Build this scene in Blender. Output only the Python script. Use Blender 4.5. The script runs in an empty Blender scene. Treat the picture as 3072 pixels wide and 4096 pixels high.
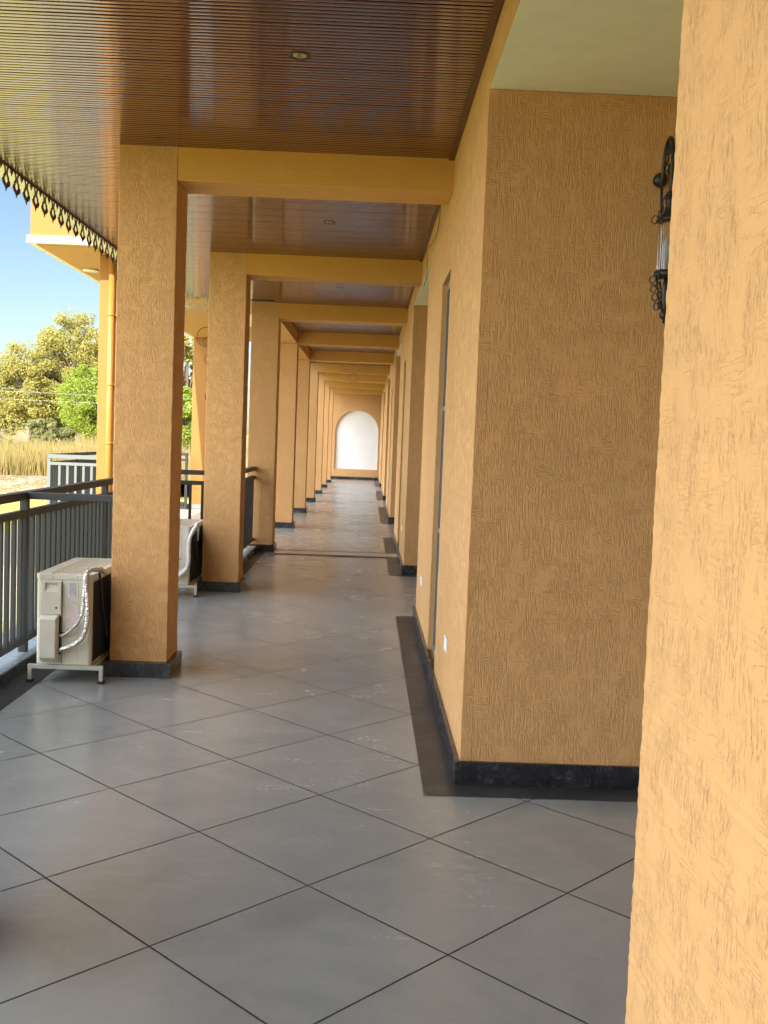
import bpy, bmesh, math, random
from mathutils import Vector, Matrix
random.seed(7)
S = bpy.context.scene
COL = S.collection
R = math.radians

# ------------------------------------------------------------------ camera
cam = bpy.data.cameras.new('camera'); camo = bpy.data.objects.new('camera', cam); COL.objects.link(camo)
S.camera = camo
yaw, pit, rol = 0.0190, 0.0709, -0.0381
fw = Vector((math.sin(yaw)*math.cos(pit), math.cos(yaw)*math.cos(pit), -math.sin(pit)))
rt = Vector((math.cos(yaw), -math.sin(yaw), 0)); up = rt.cross(fw)
rt2 = rt*math.cos(rol) - up*math.sin(rol); up2 = rt*math.sin(rol) + up*math.cos(rol)
M = Matrix((rt2, up2, -fw)).transposed().to_4x4(); M.translation = (0, 0, 1.5)
camo.matrix_world = M
cam.sensor_fit = 'HORIZONTAL'; cam.sensor_width = 36; cam.lens = 36*4087.3/3072
cam.clip_start = 0.05; cam.clip_end = 3000

# ------------------------------------------------------------------ light
W = bpy.data.worlds.new('World'); S.world = W; W.use_nodes = True
nt = W.node_tree; bg = nt.nodes['Background']; sky = nt.nodes.new('ShaderNodeTexSky')
sky.sky_type = 'NISHITA'; sky.sun_disc = False
SD = Vector((-0.06, -1, 0.54)).normalized()
sky.sun_elevation = math.asin(SD.z); sky.sun_rotation = math.atan2(SD.x, SD.y)
sky.air_density = 1.0; sky.dust_density = 0.7; sky.ozone_density = 2.0
# unseen bright clouds added left of the veranda as fill light; far end clear
def wn(t, **k):
    x = nt.nodes.new('ShaderNode'+t)
    for a, v in k.items(): setattr(x, a, v)
    return x
tc = wn('TexCoord'); sx = wn('SeparateXYZ'); nt.links.new(tc.outputs['Generated'], sx.inputs[0])
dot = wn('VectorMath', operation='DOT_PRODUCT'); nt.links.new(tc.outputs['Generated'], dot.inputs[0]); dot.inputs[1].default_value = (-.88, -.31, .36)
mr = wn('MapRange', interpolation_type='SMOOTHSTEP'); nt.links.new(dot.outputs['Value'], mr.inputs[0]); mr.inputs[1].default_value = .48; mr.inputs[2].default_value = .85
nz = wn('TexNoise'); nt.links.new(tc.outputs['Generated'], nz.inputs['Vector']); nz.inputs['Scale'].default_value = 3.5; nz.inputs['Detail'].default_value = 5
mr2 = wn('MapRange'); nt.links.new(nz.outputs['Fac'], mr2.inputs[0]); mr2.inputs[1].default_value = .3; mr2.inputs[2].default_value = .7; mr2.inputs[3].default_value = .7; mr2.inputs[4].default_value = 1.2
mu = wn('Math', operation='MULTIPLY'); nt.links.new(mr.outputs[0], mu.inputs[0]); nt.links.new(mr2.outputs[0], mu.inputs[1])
FILL_CLOUD = 49.0
mc = wn('Math', operation='MULTIPLY'); mc.name = 'fill_cloud'; nt.links.new(mu.outputs[0], mc.inputs[0]); mc.inputs[1].default_value = FILL_CLOUD
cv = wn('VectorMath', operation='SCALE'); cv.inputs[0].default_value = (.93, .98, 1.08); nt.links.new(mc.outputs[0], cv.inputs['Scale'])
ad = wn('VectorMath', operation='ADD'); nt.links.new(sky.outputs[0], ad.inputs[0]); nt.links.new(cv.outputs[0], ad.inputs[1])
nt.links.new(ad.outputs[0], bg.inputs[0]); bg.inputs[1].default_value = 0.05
sl = bpy.data.lights.new('sun', 'SUN'); so = bpy.data.objects.new('sun', sl); COL.objects.link(so)
sl.energy = 2.7; sl.angle = R(0.53); sl.color = (1, .95, .87)
so.rotation_euler = SD.to_track_quat('Z', 'Y').to_euler()
S.view_settings.view_transform = 'Standard'; S.view_settings.look = 'None'
S.view_settings.exposure = 1.52; S.view_settings.gamma = 1
S.render.engine = 'CYCLES'
S.cycles.max_bounces = 12; S.cycles.diffuse_bounces = 8; S.cycles.glossy_bounces = 6
S.cycles.sample_clamp_indirect = 8

# ------------------------------------------------------------------ measures
XB, XL, XP = -1.180, -1.5265, -1.1466
D1, SP, WB, E0, WP, HP = 6.144, 3.483, .3485, .0575, .3965, .09
ZB, ZC, XW, XWP = 2.985, 3.178, .4585, .4351
R1, RP, RL = 4.40, 6.9765, 4.12
YEND = 37.2
Y0 = -16
def colY(k): return D1 + E0 + (k-1)*SP

# ------------------------------------------------------------------ materials
class N:
    def __init__(s, name):
        s.m = bpy.data.materials.new(name); s.m.use_nodes = True; s.t = s.m.node_tree
        s.b = s.t.nodes['Principled BSDF']; s.o = s.t.nodes['Material Output']
        s._tc = None
    def n(s, typ, **k):
        x = s.t.nodes.new('ShaderNode'+typ)
        for a, v in k.items(): setattr(x, a, v)
        return x
    def l(s, a, b): s.t.links.new(a, b)
    def geo(s):
        if not s._tc: s._tc = s.n('TexCoord').outputs['Object']
        return s._tc
    def wpos(s): return s.n('NewGeometry').outputs['Position']
    def setin(s, sock, v):
        if hasattr(v, 'links') or isinstance(v, bpy.types.NodeSocket): s.l(v, sock)
        else: sock.default_value = v
    def math(s, op, a, b=0.0, c=None, clamp=False):
        x = s.n('Math', operation=op, use_clamp=clamp); s.setin(x.inputs[0], a); s.setin(x.inputs[1], b)
        if c is not None: s.setin(x.inputs[2], c)
        return x.outputs[0]
    def vmul(s, v, k):
        x = s.n('VectorMath', operation='MULTIPLY'); s.setin(x.inputs[0], v); s.setin(x.inputs[1], k); return x.outputs[0]
    def vadd(s, v, k):
        x = s.n('VectorMath', operation='ADD'); s.setin(x.inputs[0], v); s.setin(x.inputs[1], k); return x.outputs[0]
    def noise(s, v, scale=1, detail=2, rough=.5, dist=0):
        x = s.n('TexNoise'); s.l(v, x.inputs['Vector']); x.inputs['Scale'].default_value = scale
        x.inputs['Detail'].default_value = detail; x.inputs['Roughness'].default_value = rough
        x.inputs['Distortion'].default_value = dist; return x.outputs['Fac']
    def vor(s, v, scale, feature='F1', out='Distance'):
        x = s.n('TexVoronoi', feature=feature); s.l(v, x.inputs['Vector']); x.inputs['Scale'].default_value = scale; return x.outputs[out]
    def ramp(s, f, pts):
        x = s.n('ValToRGB'); s.l(f, x.inputs[0]); e = x.color_ramp.elements
        while len(e) < len(pts): e.new(.5)
        for i, (p, c) in enumerate(pts):
            e[i].position = p; e[i].color = (c, c, c, 1) if isinstance(c, (int, float)) else (*c, 1)
        return x.outputs[0]
    def mix(s, f, a, b):
        x = s.n('Mix', data_type='RGBA'); s.setin(x.inputs[0], f)
        for i, v in ((6, a), (7, b)):
            if isinstance(v, tuple): x.inputs[i].default_value = (*v, 1)
            else: s.l(v, x.inputs[i])
        return x.outputs[2]
    def bump(s, h, dist, strength=1.0, prev=None):
        x = s.n('Bump'); s.l(h, x.inputs['Height']); x.inputs['Distance'].default_value = dist
        x.inputs['Strength'].default_value = strength
        if prev: s.l(prev, x.inputs['Normal'])
        return x.outputs[0]
    def base(s, c, rough=.5, normal=None, **k):
        if isinstance(c, tuple): s.b.inputs['Base Color'].default_value = (*c, 1)
        else: s.l(c, s.b.inputs['Base Color'])
        s.setin(s.b.inputs['Roughness'], rough)
        if normal: s.l(normal, s.b.inputs['Normal'])
        for a, v in k.items(): s.setin(s.b.inputs[a.replace('_', ' ')], v)
        return s.m

def plain(name, c, rough=.5, **k):
    n = N(name); v = n.geo(); f = n.noise(v, 9, 4, .6)
    col = n.mix(n.ramp(f, [(.35, 0.0), (.7, 1.0)]), tuple(x*.93 for x in c), c)
    return n.base(col, n.math('MULTIPLY_ADD', f, .12, rough-.06), **k)

PL = (.60, .340, .132)
def plaster(name, gscale=1.0, depth=.0035, dirt=.35, slant=0.0, lumpw=.5, hz=1.0, fine=.7, cut=.10, mlo=.36, pits=False, dcol=(.36, .17, .055)):
    n = N(name); p = n.wpos()
    if slant:
        # drag marks lean a little
        mp = n.n('Mapping'); n.l(p, mp.inputs[0]); mp.inputs['Rotation'].default_value = (R(slant), 0, 0); p = mp.outputs[0]
    def groove(vec, sc, lo, seed):
        q = n.vadd(n.vmul(vec, sc), (seed, seed*1.7, seed*.3))
        f = n.noise(q, 1, .3, .4, .04)
        d = n.math('ABSOLUTE', n.math('SUBTRACT', f, .5))
        return n.math('SUBTRACT', 1, n.math('DIVIDE', d, lo), clamp=True)
    g = gscale
    v1 = groove(p, (95*g, 95*g, 11*g), cut, 3.1)
    h1 = groove(p, (11*g, 11*g, 95*g), .08, 11.7)
    v2 = groove(p, (150*g, 150*g, 24*g), .08, 7.3)
    mv = n.ramp(n.noise(n.vadd(p, (5, 3, 1)), 9.0*g, 3, .6), [(mlo, .15), (mlo+.14, 1.0)])
    mh = n.ramp(n.noise(n.vadd(p, (1, 9, 4)), 11*g, 3, .6), [(.48, 0.0), (.60, 1.0)])
    gs = n.math('MAXIMUM', n.math('MULTIPLY', v1, mv), n.math('MULTIPLY', n.math('MULTIPLY', h1, hz), mh))
    gs = n.math('MAXIMUM', gs, n.math('MULTIPLY', v2, n.math('MULTIPLY', mv, fine)))
    grain = n.noise(p, 260*g, 2, .6)
    if pits:   # trowel-dragged finish: marks broken into dashes, with small pits
        br = n.ramp(n.noise(n.vmul(p, (1, 1, .45)), 170*g, 3, .7), [(.44, 0.0), (.52, 1.0)])
        gs = n.math('MULTIPLY', gs, br)
        pt = n.ramp(n.noise(n.vmul(p, (1, 1, .7)), 120*g, 3, .75), [(.655, 0.0), (.70, 1.0)])
        gs = n.math('MAXIMUM', gs, n.math('MULTIPLY', pt, n.math('MULTIPLY_ADD', mv, .6, .4)))
    lump = n.noise(p, 28*g, 3, .55)
    h = n.math('SUBTRACT', n.math('MULTIPLY_ADD', grain, .22, n.math('MULTIPLY', lump, lumpw)), gs)
    nb = n.bump(h, depth, 1.0)
    tone = n.noise(p, 1.1, 3, .6)
    c0 = n.mix(n.ramp(tone, [(.3, 0.0), (.75, 1.0)]), tuple(x*.93 for x in PL), (PL[0]*1.04, PL[1]*1.03, PL[2]*1.0))
    c0 = n.mix(n.math('MULTIPLY', gs, dirt), c0, dcol)
    # pale scuffs
    sc = n.ramp(n.noise(n.vmul(p, (5, 5, 2.2)), 1.6, 5, .75), [(.735, 0.0), (.76, 1.0)])
    c0 = n.mix(n.math('MULTIPLY', sc, .35), c0, (.75, .55, .33))
    return n.base(c0, .82, nb)
m_plaster = plaster('plaster_textured', 1.4, .0021, .18)
m_plasterW = plaster('plaster_wall', 1.4, .0021, .18)
m_plasterR = plaster('plaster_dragged', 1.2, .0012, .6, slant=2, lumpw=.05, hz=.6, fine=.5, cut=.09, mlo=.42, pits=True, dcol=(.30, .155, .06))

def smooth_plaster():
    n = N('plaster_smooth'); p = n.wpos()
    f = n.noise(p, 2.2, 6, .72); g = n.noise(n.vmul(p, (5, 5, 70)), 1, 4, .7)
    c = n.mix(n.ramp(f, [(.3, 0.0), (.75, 1.0)]), (.55, .29, .058), (.61, .325, .072))
    return n.base(c, .62, n.bump(n.math('ADD', g, n.noise(p, 22, 4, .6)), .003, .8))
m_smooth = smooth_plaster()
def soffit_mat():
    n = N('brushed_ochre_soffit'); p = n.wpos()
    g = n.noise(n.vmul(p, (3, 14, 3)), 1.6, 6, .7)
    c = n.mix(n.ramp(g, [(.3, 0.0), (.7, 1.0)]), (.40, .20, .045), (.58, .32, .08))
    return n.base(c, .6, n.bump(g, .004, .5))
m_soffit = soffit_mat()
m_porch = plain('ochre_paint_dimmed_for_sun', (.37, .170, .030), .7)  # same ochre, darkened in the colour to hold back the sun's brightness
m_cream = plain('cream_paint', (.86, .88, .68), .5)
m_white = (lambda n: n.base(n.mix(n.ramp(n.noise(n.wpos(), .9, 4, .6), [(.35, 0.0), (.7, 1.0)]), (.76, .77, .73), (.84, .85, .82)), .6))(N('white_paint'))
m_trimw = plain('white_trim', (.8, .8, .76), .5)

def granite(name, dark=(.012, .014, .017), lite=(.16, .17, .18), rough=.22, amt=.62):
    n = N(name); p = n.wpos()
    a = n.noise(p, 38, 6, .75, 1.2); b = n.noise(p, 9, 3, .6)
    f = n.ramp(a, [(amt-.05, 0.0), (amt+.1, 1.0)])
    f2 = n.math('MULTIPLY', f, n.ramp(b, [(.35, .15), (.65, 1.0)]))
    c = n.mix(n.math('MULTIPLY', f2, .75), dark, lite)
    c = n.mix(n.ramp(b, [(.45, 0.0), (.8, .3)]), c, (.05, .055, .06))
    sp = n.n('SeparateXYZ'); n.l(p, sp.inputs[0])
    j = n.math('ABSOLUTE', n.math('SUBTRACT', n.math('FRACT', n.math('DIVIDE', sp.outputs[1], .93)), .5))
    c = n.mix(n.ramp(j, [(.0022, .6), (.0035, 0.0)]), c, (.16, .16, .15))
    c = n.mix(n.ramp(n.noise(p, 3.1, 6, .75), [(.5, 0.0), (.75, .28)]), c, (.20, .19, .18))
    ru = n.math('MULTIPLY_ADD', n.noise(p, 6, 4, .7), .25, rough-.08)
    return n.base(c, ru)
m_granite = granite('black_granite', amt=.58)
m_granite_floor = granite('granite_floor_border', (.028, .031, .034), (.11, .108, .105), .34, .6)
m_ledge = granite('pale_ledge_stone', (.22, .24, .25), (.45, .47, .48), .25, .5)

# ---- floor tiles
def floor_mat():
    n = N('grey_porcelain_tiles'); p = n.wpos()
    sep = n.n('SeparateXYZ'); n.l(p, sep.inputs[0]); X, Y = sep.outputs[0], sep.outputs[1]
    tx, ty, a = -.1444, 3.3299, .8735/math.sqrt(2)
    dx = n.math('ADD', X, -tx); dy = n.math('ADD', Y, -ty)
    k = 1/(math.sqrt(2)*a)
    wob = n.math('MULTIPLY', n.math('SUBTRACT', n.noise(p, 60, 3, .7), .5), .006)
    u = n.math('ADD', n.math('MULTIPLY', n.math('ADD', dx, dy), k), wob)
    v = n.math('ADD', n.math('MULTIPLY', n.math('SUBTRACT', dy, dx), k), wob)
    def line(t):
        f = n.math('FRACT', n.math('ADD', t, .5)); d = n.math('ABSOLUTE', n.math('SUBTRACT', f, .5))
        return d
    d = n.math('MINIMUM', line(u), line(v))
    g = n.ramp(n.math('MULTIPLY', d, 20), [(.095, 1.0), (.15, 0.0)])
    cb = n.n('CombineXYZ'); n.l(n.math('FLOOR', u), cb.inputs[0]); n.l(n.math('FLOOR', v), cb.inputs[1])
    wn = n.n('TexWhiteNoise'); n.l(cb.outputs[0], wn.inputs['Vector'])
    tone = wn.outputs['Value']
    vv = n.vadd(n.vmul(p, (1, 1, 1)), n.vmul(wn.outputs['Color'], (7, 7, 7)))
    cl = n.noise(vv, 2.2, 6, .65, .6)
    fine = n.noise(vv, 34, 5, .7)
    c = n.mix(n.ramp(cl, [(.3, 0.0), (.7, 1.0)]), (.212, .232, .226), (.285, .304, .294))
    c = n.mix(n.math('MULTIPLY', tone, .35), c, (.275, .28, .265))
    c = n.mix(n.math('MULTIPLY', fine, .22), c, (.10, .10, .10))
    # dusty wiped streaks and shoe prints
    st = n.noise(n.vmul(p, (5, 26, 1)), 1, 5, .7, .8)
    stm = n.ramp(n.noise(p, .8, 2, .5), [(.45, 0.0), (.7, 1.0)])
    dust = n.math('MULTIPLY', n.ramp(st, [(.46, 0.0), (.75, 1.0)]), n.math('MULTIPLY', stm, .3))
    dust = n.math('ADD', dust, n.math('MULTIPLY', n.ramp(n.noise(p, 1.6, 5, .6, 1.2), [(.42, 0.0), (.75, 1.0)]), .16))
    spk = n.ramp(n.noise(p, 55, 2, .5), [(.80, 0.0), (.82, 1.0)])
    prints = None
    warp = n.math('SUBTRACT', n.noise(p, 9, 2, .5), .5)
    for (fx, fy, an, s) in [(-.16, 4.98, 25, 1), (.02, 5.02, -10, 1), (-.22, 4.62, 40, 1.0), (.03, 4.55, 62, 1.05), (-.02, 4.36, 25, 1), (-.33, 4.24, 15, 1),
                            (.1, 4.1, 70, 1), (-.13, 3.98, 38, 1.1), (-.03, 3.9, 68, 1), (-.17, 3.70, 20, 1.1), (-.01, 3.42, 55, 1.0), (-.06, 3.3, 60, .9),
                            (-.52, 3.45, 12, 1.0), (-.31, 3.12, -35, .9), (.14, 6.1, 20, 1), (-.1, 6.3, -15, 1), (.0, 6.9, 10, 1), (-.3, 7.5, 30, 1), (.1, 8.0, -20, 1), (-.4, 5.6, 10, 1)]:
        ca, sa = math.cos(R(an)), math.sin(R(an))
        px = n.math('ADD', X, -fx); py = n.math('ADD', Y, -fy)
        a1 = n.math('ADD', n.math('MULTIPLY', px, ca), n.math('MULTIPLY', py, sa))
        b1 = n.math('SUBTRACT', n.math('MULTIPLY', py, ca), n.math('MULTIPLY', px, sa))
        r = n.math('SQRT', n.math('ADD', n.math('POWER', n.math('ABSOLUTE', n.math('DIVIDE', a1, .075*s)), 2), n.math('POWER', n.math('ABSOLUTE', n.math('DIVIDE', b1, .12*s)), 2)))
        rr = n.math('ADD', r, n.math('MULTIPLY', warp, .5))
        w = n.math('SINE', n.math('MULTIPLY', rr, 14))
        m_ = n.math('MULTIPLY', n.math('MULTIPLY_ADD', w, .4, .4, clamp=True), n.math('MULTIPLY', n.math('SUBTRACT', 1.25, rr), 2.5, clamp=True), clamp=True)
        prints = m_ if prints is None else n.math('MAXIMUM', prints, m_)
    prints = n.math('MULTIPLY', prints, n.ramp(n.noise(p, 11, 3, .6), [(.35, .2), (.65, .7)]))
    dd = n.math('ADD', dust, n.math('MULTIPLY', prints, .17), clamp=True)
    c = n.mix(dd, c, (.42, .40, .37))
    c = n.mix(n.math('MULTIPLY', spk, .7), c, (.03, .03, .03))
    c = n.mix(g, c, (.045, .047, .047))
    ru = n.math('ADD', n.math('MULTIPLY_ADD', cl, .16, .14), n.math('MULTIPLY', dd, .3))
    ru = n.math('ADD', ru, n.math('MULTIPLY', g, .5))
    h = n.math('SUBTRACT', n.math('MULTIPLY', n.noise(n.vmul(vv, (1, 2.6, 1)), 7, 4, .6), .35), n.math('MULTIPLY', g, 1.0))
    return n.base(c, ru, n.bump(h, .0007, .8), Specular_IOR_Level=n.math('MULTIPLY', n.math('MULTIPLY_ADD', g, -.85, 1.0), .78))
m_floor = floor_mat()
m_band_dark = plain('dark_floor_band', (.045, .038, .036), .3)
m_band_light = plain('light_floor_band', (.42, .40, .38), .3)
m_terrace = plain('cream_terrace_tiles', (.55, .50, .40), .45)

def wood(name):
    n = N(name); p = n.wpos(); sep = n.n('SeparateXYZ'); n.l(p, sep.inputs[0])
    k = n.math('FLOOR', n.math('DIVIDE', sep.outputs[1], .035))
    kb = n.math('FLOOR', n.math('DIVIDE', sep.outputs[1], .245))
    xb = n.math('FLOOR', n.math('DIVIDE', n.math('ADD', sep.outputs[0], n.math('MULTIPLY', kb, 1.37)), 2.4))
    cb = n.n('CombineXYZ'); n.l(xb, cb.inputs[0]); n.l(kb, cb.inputs[1]); n.l(n.math('MULTIPLY', k, .0), cb.inputs[2])
    wn = n.n('TexWhiteNoise'); n.l(cb.outputs[0], wn.inputs['Vector'])
    wk = n.n('TexWhiteNoise', noise_dimensions='1D'); n.l(k, wk.inputs['W'])
    q = n.vadd(n.vmul(p, (2.2, 60, 1)), n.vmul(wk.outputs['Color'], (9, 9, 9)))
    g = n.noise(q, 1, 5, .65, .4)
    c = n.mix(n.ramp(g, [(.35, 0.0), (.7, 1.0)]), (.045, .009, .0025), (.125, .028, .007))
    c = n.mix(n.math('MULTIPLY', wn.outputs['Value'], .3), c, (.13, .042, .012))
    ru = n.math('MULTIPLY_ADD', g, .10, .17)
    return n.base(c, ru, None, Specular_IOR_Level=.5, Coat_Weight=1.0, Coat_Roughness=.05, Coat_IOR=1.6)
m_wood = wood('slatted_brown_wood')
m_woodtrim = plain('brown_wood_trim', (.09, .028, .010), .35)
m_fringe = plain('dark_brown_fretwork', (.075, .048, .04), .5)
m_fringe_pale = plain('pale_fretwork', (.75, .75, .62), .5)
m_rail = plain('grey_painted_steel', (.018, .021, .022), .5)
m_rail_lit = plain('grey_steel_sun_painted_in', (.17, .19, .18), .4)  # lit copy of the railing grey, sunlight painted into the colour
m_ac = plain('beige_plastic_coated_steel', (.64, .62, .52), .42)
m_acdark = plain('black_coil', (.03, .03, .027), .5)
m_black = plain('black_iron', (.012, .013, .014), .4)
m_rubber = plain('black_rubber', (.02, .02, .02), .7)
m_frame = plain('pale_green_steel_frame', (.42, .44, .37), .45)
m_label = plain('white_sticker', (.75, .77, .76), .5)
m_labelp = plain('pink_tinted_sticker', (.72, .62, .62), .5)
m_ink = plain('grey_ink', (.10, .13, .15), .6)
m_inkred = plain('red_ink', (.65, .16, .15), .6)
m_socket = plain('white_socket_plastic', (.85, .85, .83), .3)
m_grey = plain('grey_aluminium', (.17, .18, .17), .5)
m_dark = plain('dark_gap', (.02, .02, .02), .85)
m_wire = plain('brown_cable', (.12, .07, .03), .6)
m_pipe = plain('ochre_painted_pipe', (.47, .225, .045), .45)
m_lampd = plain('cream_lamp_lens', (.85, .82, .70), .4)
m_gold = N('gold_reflector').base((.85, .62, .22), .25, Metallic=1.0)
def foil():
    n = N('silver_foil_wrap'); p = n.geo()
    f = n.vor(n.vmul(p, (1, 1, 1)), 90, 'F1'); g = n.noise(p, 60, 4, .7)
    return n.base(n.mix(g, (.50, .49, .44), (.78, .76, .70)), .28, n.bump(n.math('ADD', f, g), .006, .9), Metallic=.85)
m_foil = foil()
m_wrapw = (lambda n: n.base(n.mix(n.noise(n.geo(), 30, 4, .7), (.5, .49, .46), (.78, .77, .74)), .55, n.bump(n.noise(n.geo(), 50, 4, .7), .01, .9)))(N('white_tape_wrap'))
m_candle = plain('white_candle_tube', (.85, .85, .86), .4)
def glass():
    n = N('clear_glass'); return n.base((1, 1, 1), .02, Transmission_Weight=1.0, IOR=1.45)
m_glass = glass()

def lawn_mat():
    n = N('dry_yellow_green_lawn'); p = n.wpos()
    f = n.noise(p, .35, 4, .6); g = n.noise(p, 9, 4, .7)
    c = n.mix(n.ramp(f, [(.35, 0.0), (.65, 1.0)]), (.58, .52, .11), (.66, .58, .15))
    c = n.mix(n.math('MULTIPLY', g, .4), c, (.34, .34, .09))
    return n.base(c, .9, n.bump(g, .05, .6), Specular_IOR_Level=.1)
m_lawn = lawn_mat()
def dry_mat():
    n = N('dry_earth_and_grass'); p = n.wpos()
    f = n.noise(p, .5, 5, .65); g = n.noise(p, 4, 5, .7)
    c = n.mix(n.ramp(f, [(.35, 0.0), (.65, 1.0)]), (.48, .36, .20), (.42, .35, .15))
    c = n.mix(n.math('MULTIPLY', g, .5), c, (.40, .30, .19))
    return n.base(c, .95, n.bump(g, .2, .7), Specular_IOR_Level=.1)
m_dry = dry_mat()
def stone_mat():
    n = N('dry_stone_masonry'); p = n.wpos(); q = n.vmul(p, (7, 7, 15))
    c = n.vor(q, 1, 'F1', 'Color'); e = n.vor(q, 1, 'DISTANCE_TO_EDGE')
    s = n.n('SeparateColor'); n.l(c, s.inputs[0])
    base = n.mix(s.outputs[0], (.30, .17, .11), (.42, .33, .24))
    base = n.mix(n.ramp(e, [(.02, .8), (.08, 0.0)]), base, (.12, .08, .05))
    return n.base(base, .9, n.bump(e, .05, .8))
m_stone = stone_mat()
def leafmat(name, a, b, tr=.35):
    n = N(name); oi = n.n('NewGeometry'); r = oi.outputs['Random Per Island']
    c = n.mix(r, a, b)
    n.base(c, .6, Specular_IOR_Level=.25)
    t = n.n('BsdfTranslucent'); n.l(c, t.inputs[0]); mx = n.n('MixShader'); mx.inputs[0].default_value = tr
    n.l(n.b.outputs[0], mx.inputs[1]); n.l(t.outputs[0], mx.inputs[2]); n.l(mx.outputs[0], n.o.inputs[0])
    return n.m
m_leafY = leafmat('yellow_green_leaves', (.30, .31, .07), (.52, .43, .12))
m_leafG = leafmat('fresh_green_leaves', (.24, .33, .04), (.40, .46, .07))
m_leafD = leafmat('olive_leaves', (.22, .26, .09), (.38, .36, .15))
m_palm = leafmat('palm_fronds', (.16, .2, .10), (.28, .3, .16))
m_straw = leafmat('dry_straw', (.42, .30, .11), (.30, .26, .09), .3)
m_bark = plain('pale_bark', (.22, .17, .12), .9)

# ------------------------------------------------------------------ mesh helpers
def box(bm, x0, x1, y0, y1, z0, z1):
    vs = [bm.verts.new(v) for v in ((x0,y0,z0),(x1,y0,z0),(x1,y1,z0),(x0,y1,z0),(x0,y0,z1),(x1,y0,z1),(x1,y1,z1),(x0,y1,z1))]
    for f in ((0,3,2,1),(4,5,6,7),(0,1,5,4),(1,2,6,5),(2,3,7,6),(3,0,4,7)): bm.faces.new([vs[i] for i in f])
    return vs
def quad(bm, *p): return bm.faces.new([bm.verts.new(v) for v in p])
def tube(bm, pts, r, seg=10, cap=True, radii=None):
    pts = [Vector(p) for p in pts]; rings = []
    n = None
    for i, p in enumerate(pts):
        t = (pts[min(i+1, len(pts)-1)] - pts[max(i-1, 0)]).normalized()
        if n is None:
            n = t.cross(Vector((0, 0, 1)))
            if n.length < .1: n = t.cross(Vector((1, 0, 0)))
        n = (n - t*n.dot(t)).normalized(); b = t.cross(n)
        rr = radii[i] if radii else r
        rings.append([bm.verts.new(p + (n*math.cos(2*math.pi*k/seg) + b*math.sin(2*math.pi*k/seg))*rr) for k in range(seg)])
    for a, b_ in zip(rings, rings[1:]):
        for k in range(seg):
            f = bm.faces.new((a[k], a[(k+1) % seg], b_[(k+1) % seg], b_[k])); f.smooth = True
    if cap:
        bm.faces.new(rings[0][::-1]); bm.faces.new(rings[-1])
def spline(pts, n=8):
    P = [Vector(p) for p in pts]; P = [P[0]*2-P[1]] + P + [P[-1]*2-P[-2]]; out = []
    for i in range(1, len(P)-2):
        for k in range(n):
            t = k/n; a, b, c, d = P[i-1:i+3]
            out.append(.5*((2*b) + (c-a)*t + (2*a-5*b+4*c-d)*t*t + (3*b-a-3*c+d)*t**3))
    out.append(P[-2]); return out
def lathe(bm, prof, c, seg=24, axis='Z'):
    rings = []
    for (r, z) in prof:
        ring = []
        for k in range(seg):
            a = 2*math.pi*k/seg; v = (r*math.cos(a), r*math.sin(a), z)
            if axis == 'Y': v = (v[0], v[2], v[1])
            if axis == 'X': v = (v[2], v[0], v[1])
            ring.append(bm.verts.new(Vector(c)+Vector(v)))
        rings.append(ring)
    for a, b in zip(rings, rings[1:]):
        for k in range(seg):
            f = bm.faces.new((a[k], a[(k+1) % seg], b[(k+1) % seg], b[k])); f.smooth = True
    bm.faces.new(rings[0][::-1]); bm.faces.new(rings[-1])
def grid_face(bm, o, u, v, nu, nv, jitter=0):
    """subdivided flat quad"""
    o, u, v = Vector(o), Vector(u), Vector(v); vs = []
    for j in range(nv+1):
        vs.append([bm.verts.new(o+u*(i/nu)+v*(j/nv)) for i in range(nu+1)])
    for j in range(nv):
        for i in range(nu): bm.faces.new((vs[j][i], vs[j][i+1], vs[j+1][i+1], vs[j+1][i]))
def obj(name, bm, mat, parent=None, bevel=0, loc=None, smooth=False):
    bmesh.ops.recalc_face_normals(bm, faces=bm.faces[:])
    me = bpy.data.meshes.new(name); bm.to_mesh(me); bm.free(); me.materials.append(mat)
    o = bpy.data.objects.new(name, me); COL.objects.link(o)
    if parent: o.parent = parent
    if loc: o.location = loc
    if bevel:
        b = o.modifiers.new('bevel', 'BEVEL'); b.width = bevel; b.segments = 2; b.limit_method = 'ANGLE'
    if smooth:
        for p in me.polygons: p.use_smooth = True
    return o
def tag(o, label, cat, group=None, kind=None):
    if label: o['label'] = label
    if cat: o['category'] = cat
    if group: o['group'] = group
    if kind: o['kind'] = kind
    return o
def thing(name, label, cat, loc=(0, 0, 0), group=None):
    o = bpy.data.objects.new(name, None); COL.objects.link(o); o.location = loc
    return tag(o, label, cat, group)
def struct(name, bm, mat):
    o = obj(name, bm, mat); o['kind'] = 'structure'; return o
def BM(): return bmesh.new()
def copy_tree(o, loc, label=None, group=None):
    c = o.copy(); COL.objects.link(c); c.location = loc
    if label: c['label'] = label
    if group: c['group'] = group
    for ch in list(o.children):
        d = ch.copy(); COL.objects.link(d); d.parent = c
        for g in list(ch.children):
            e = g.copy(); COL.objects.link(e); e.parent = d
    return c
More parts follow.
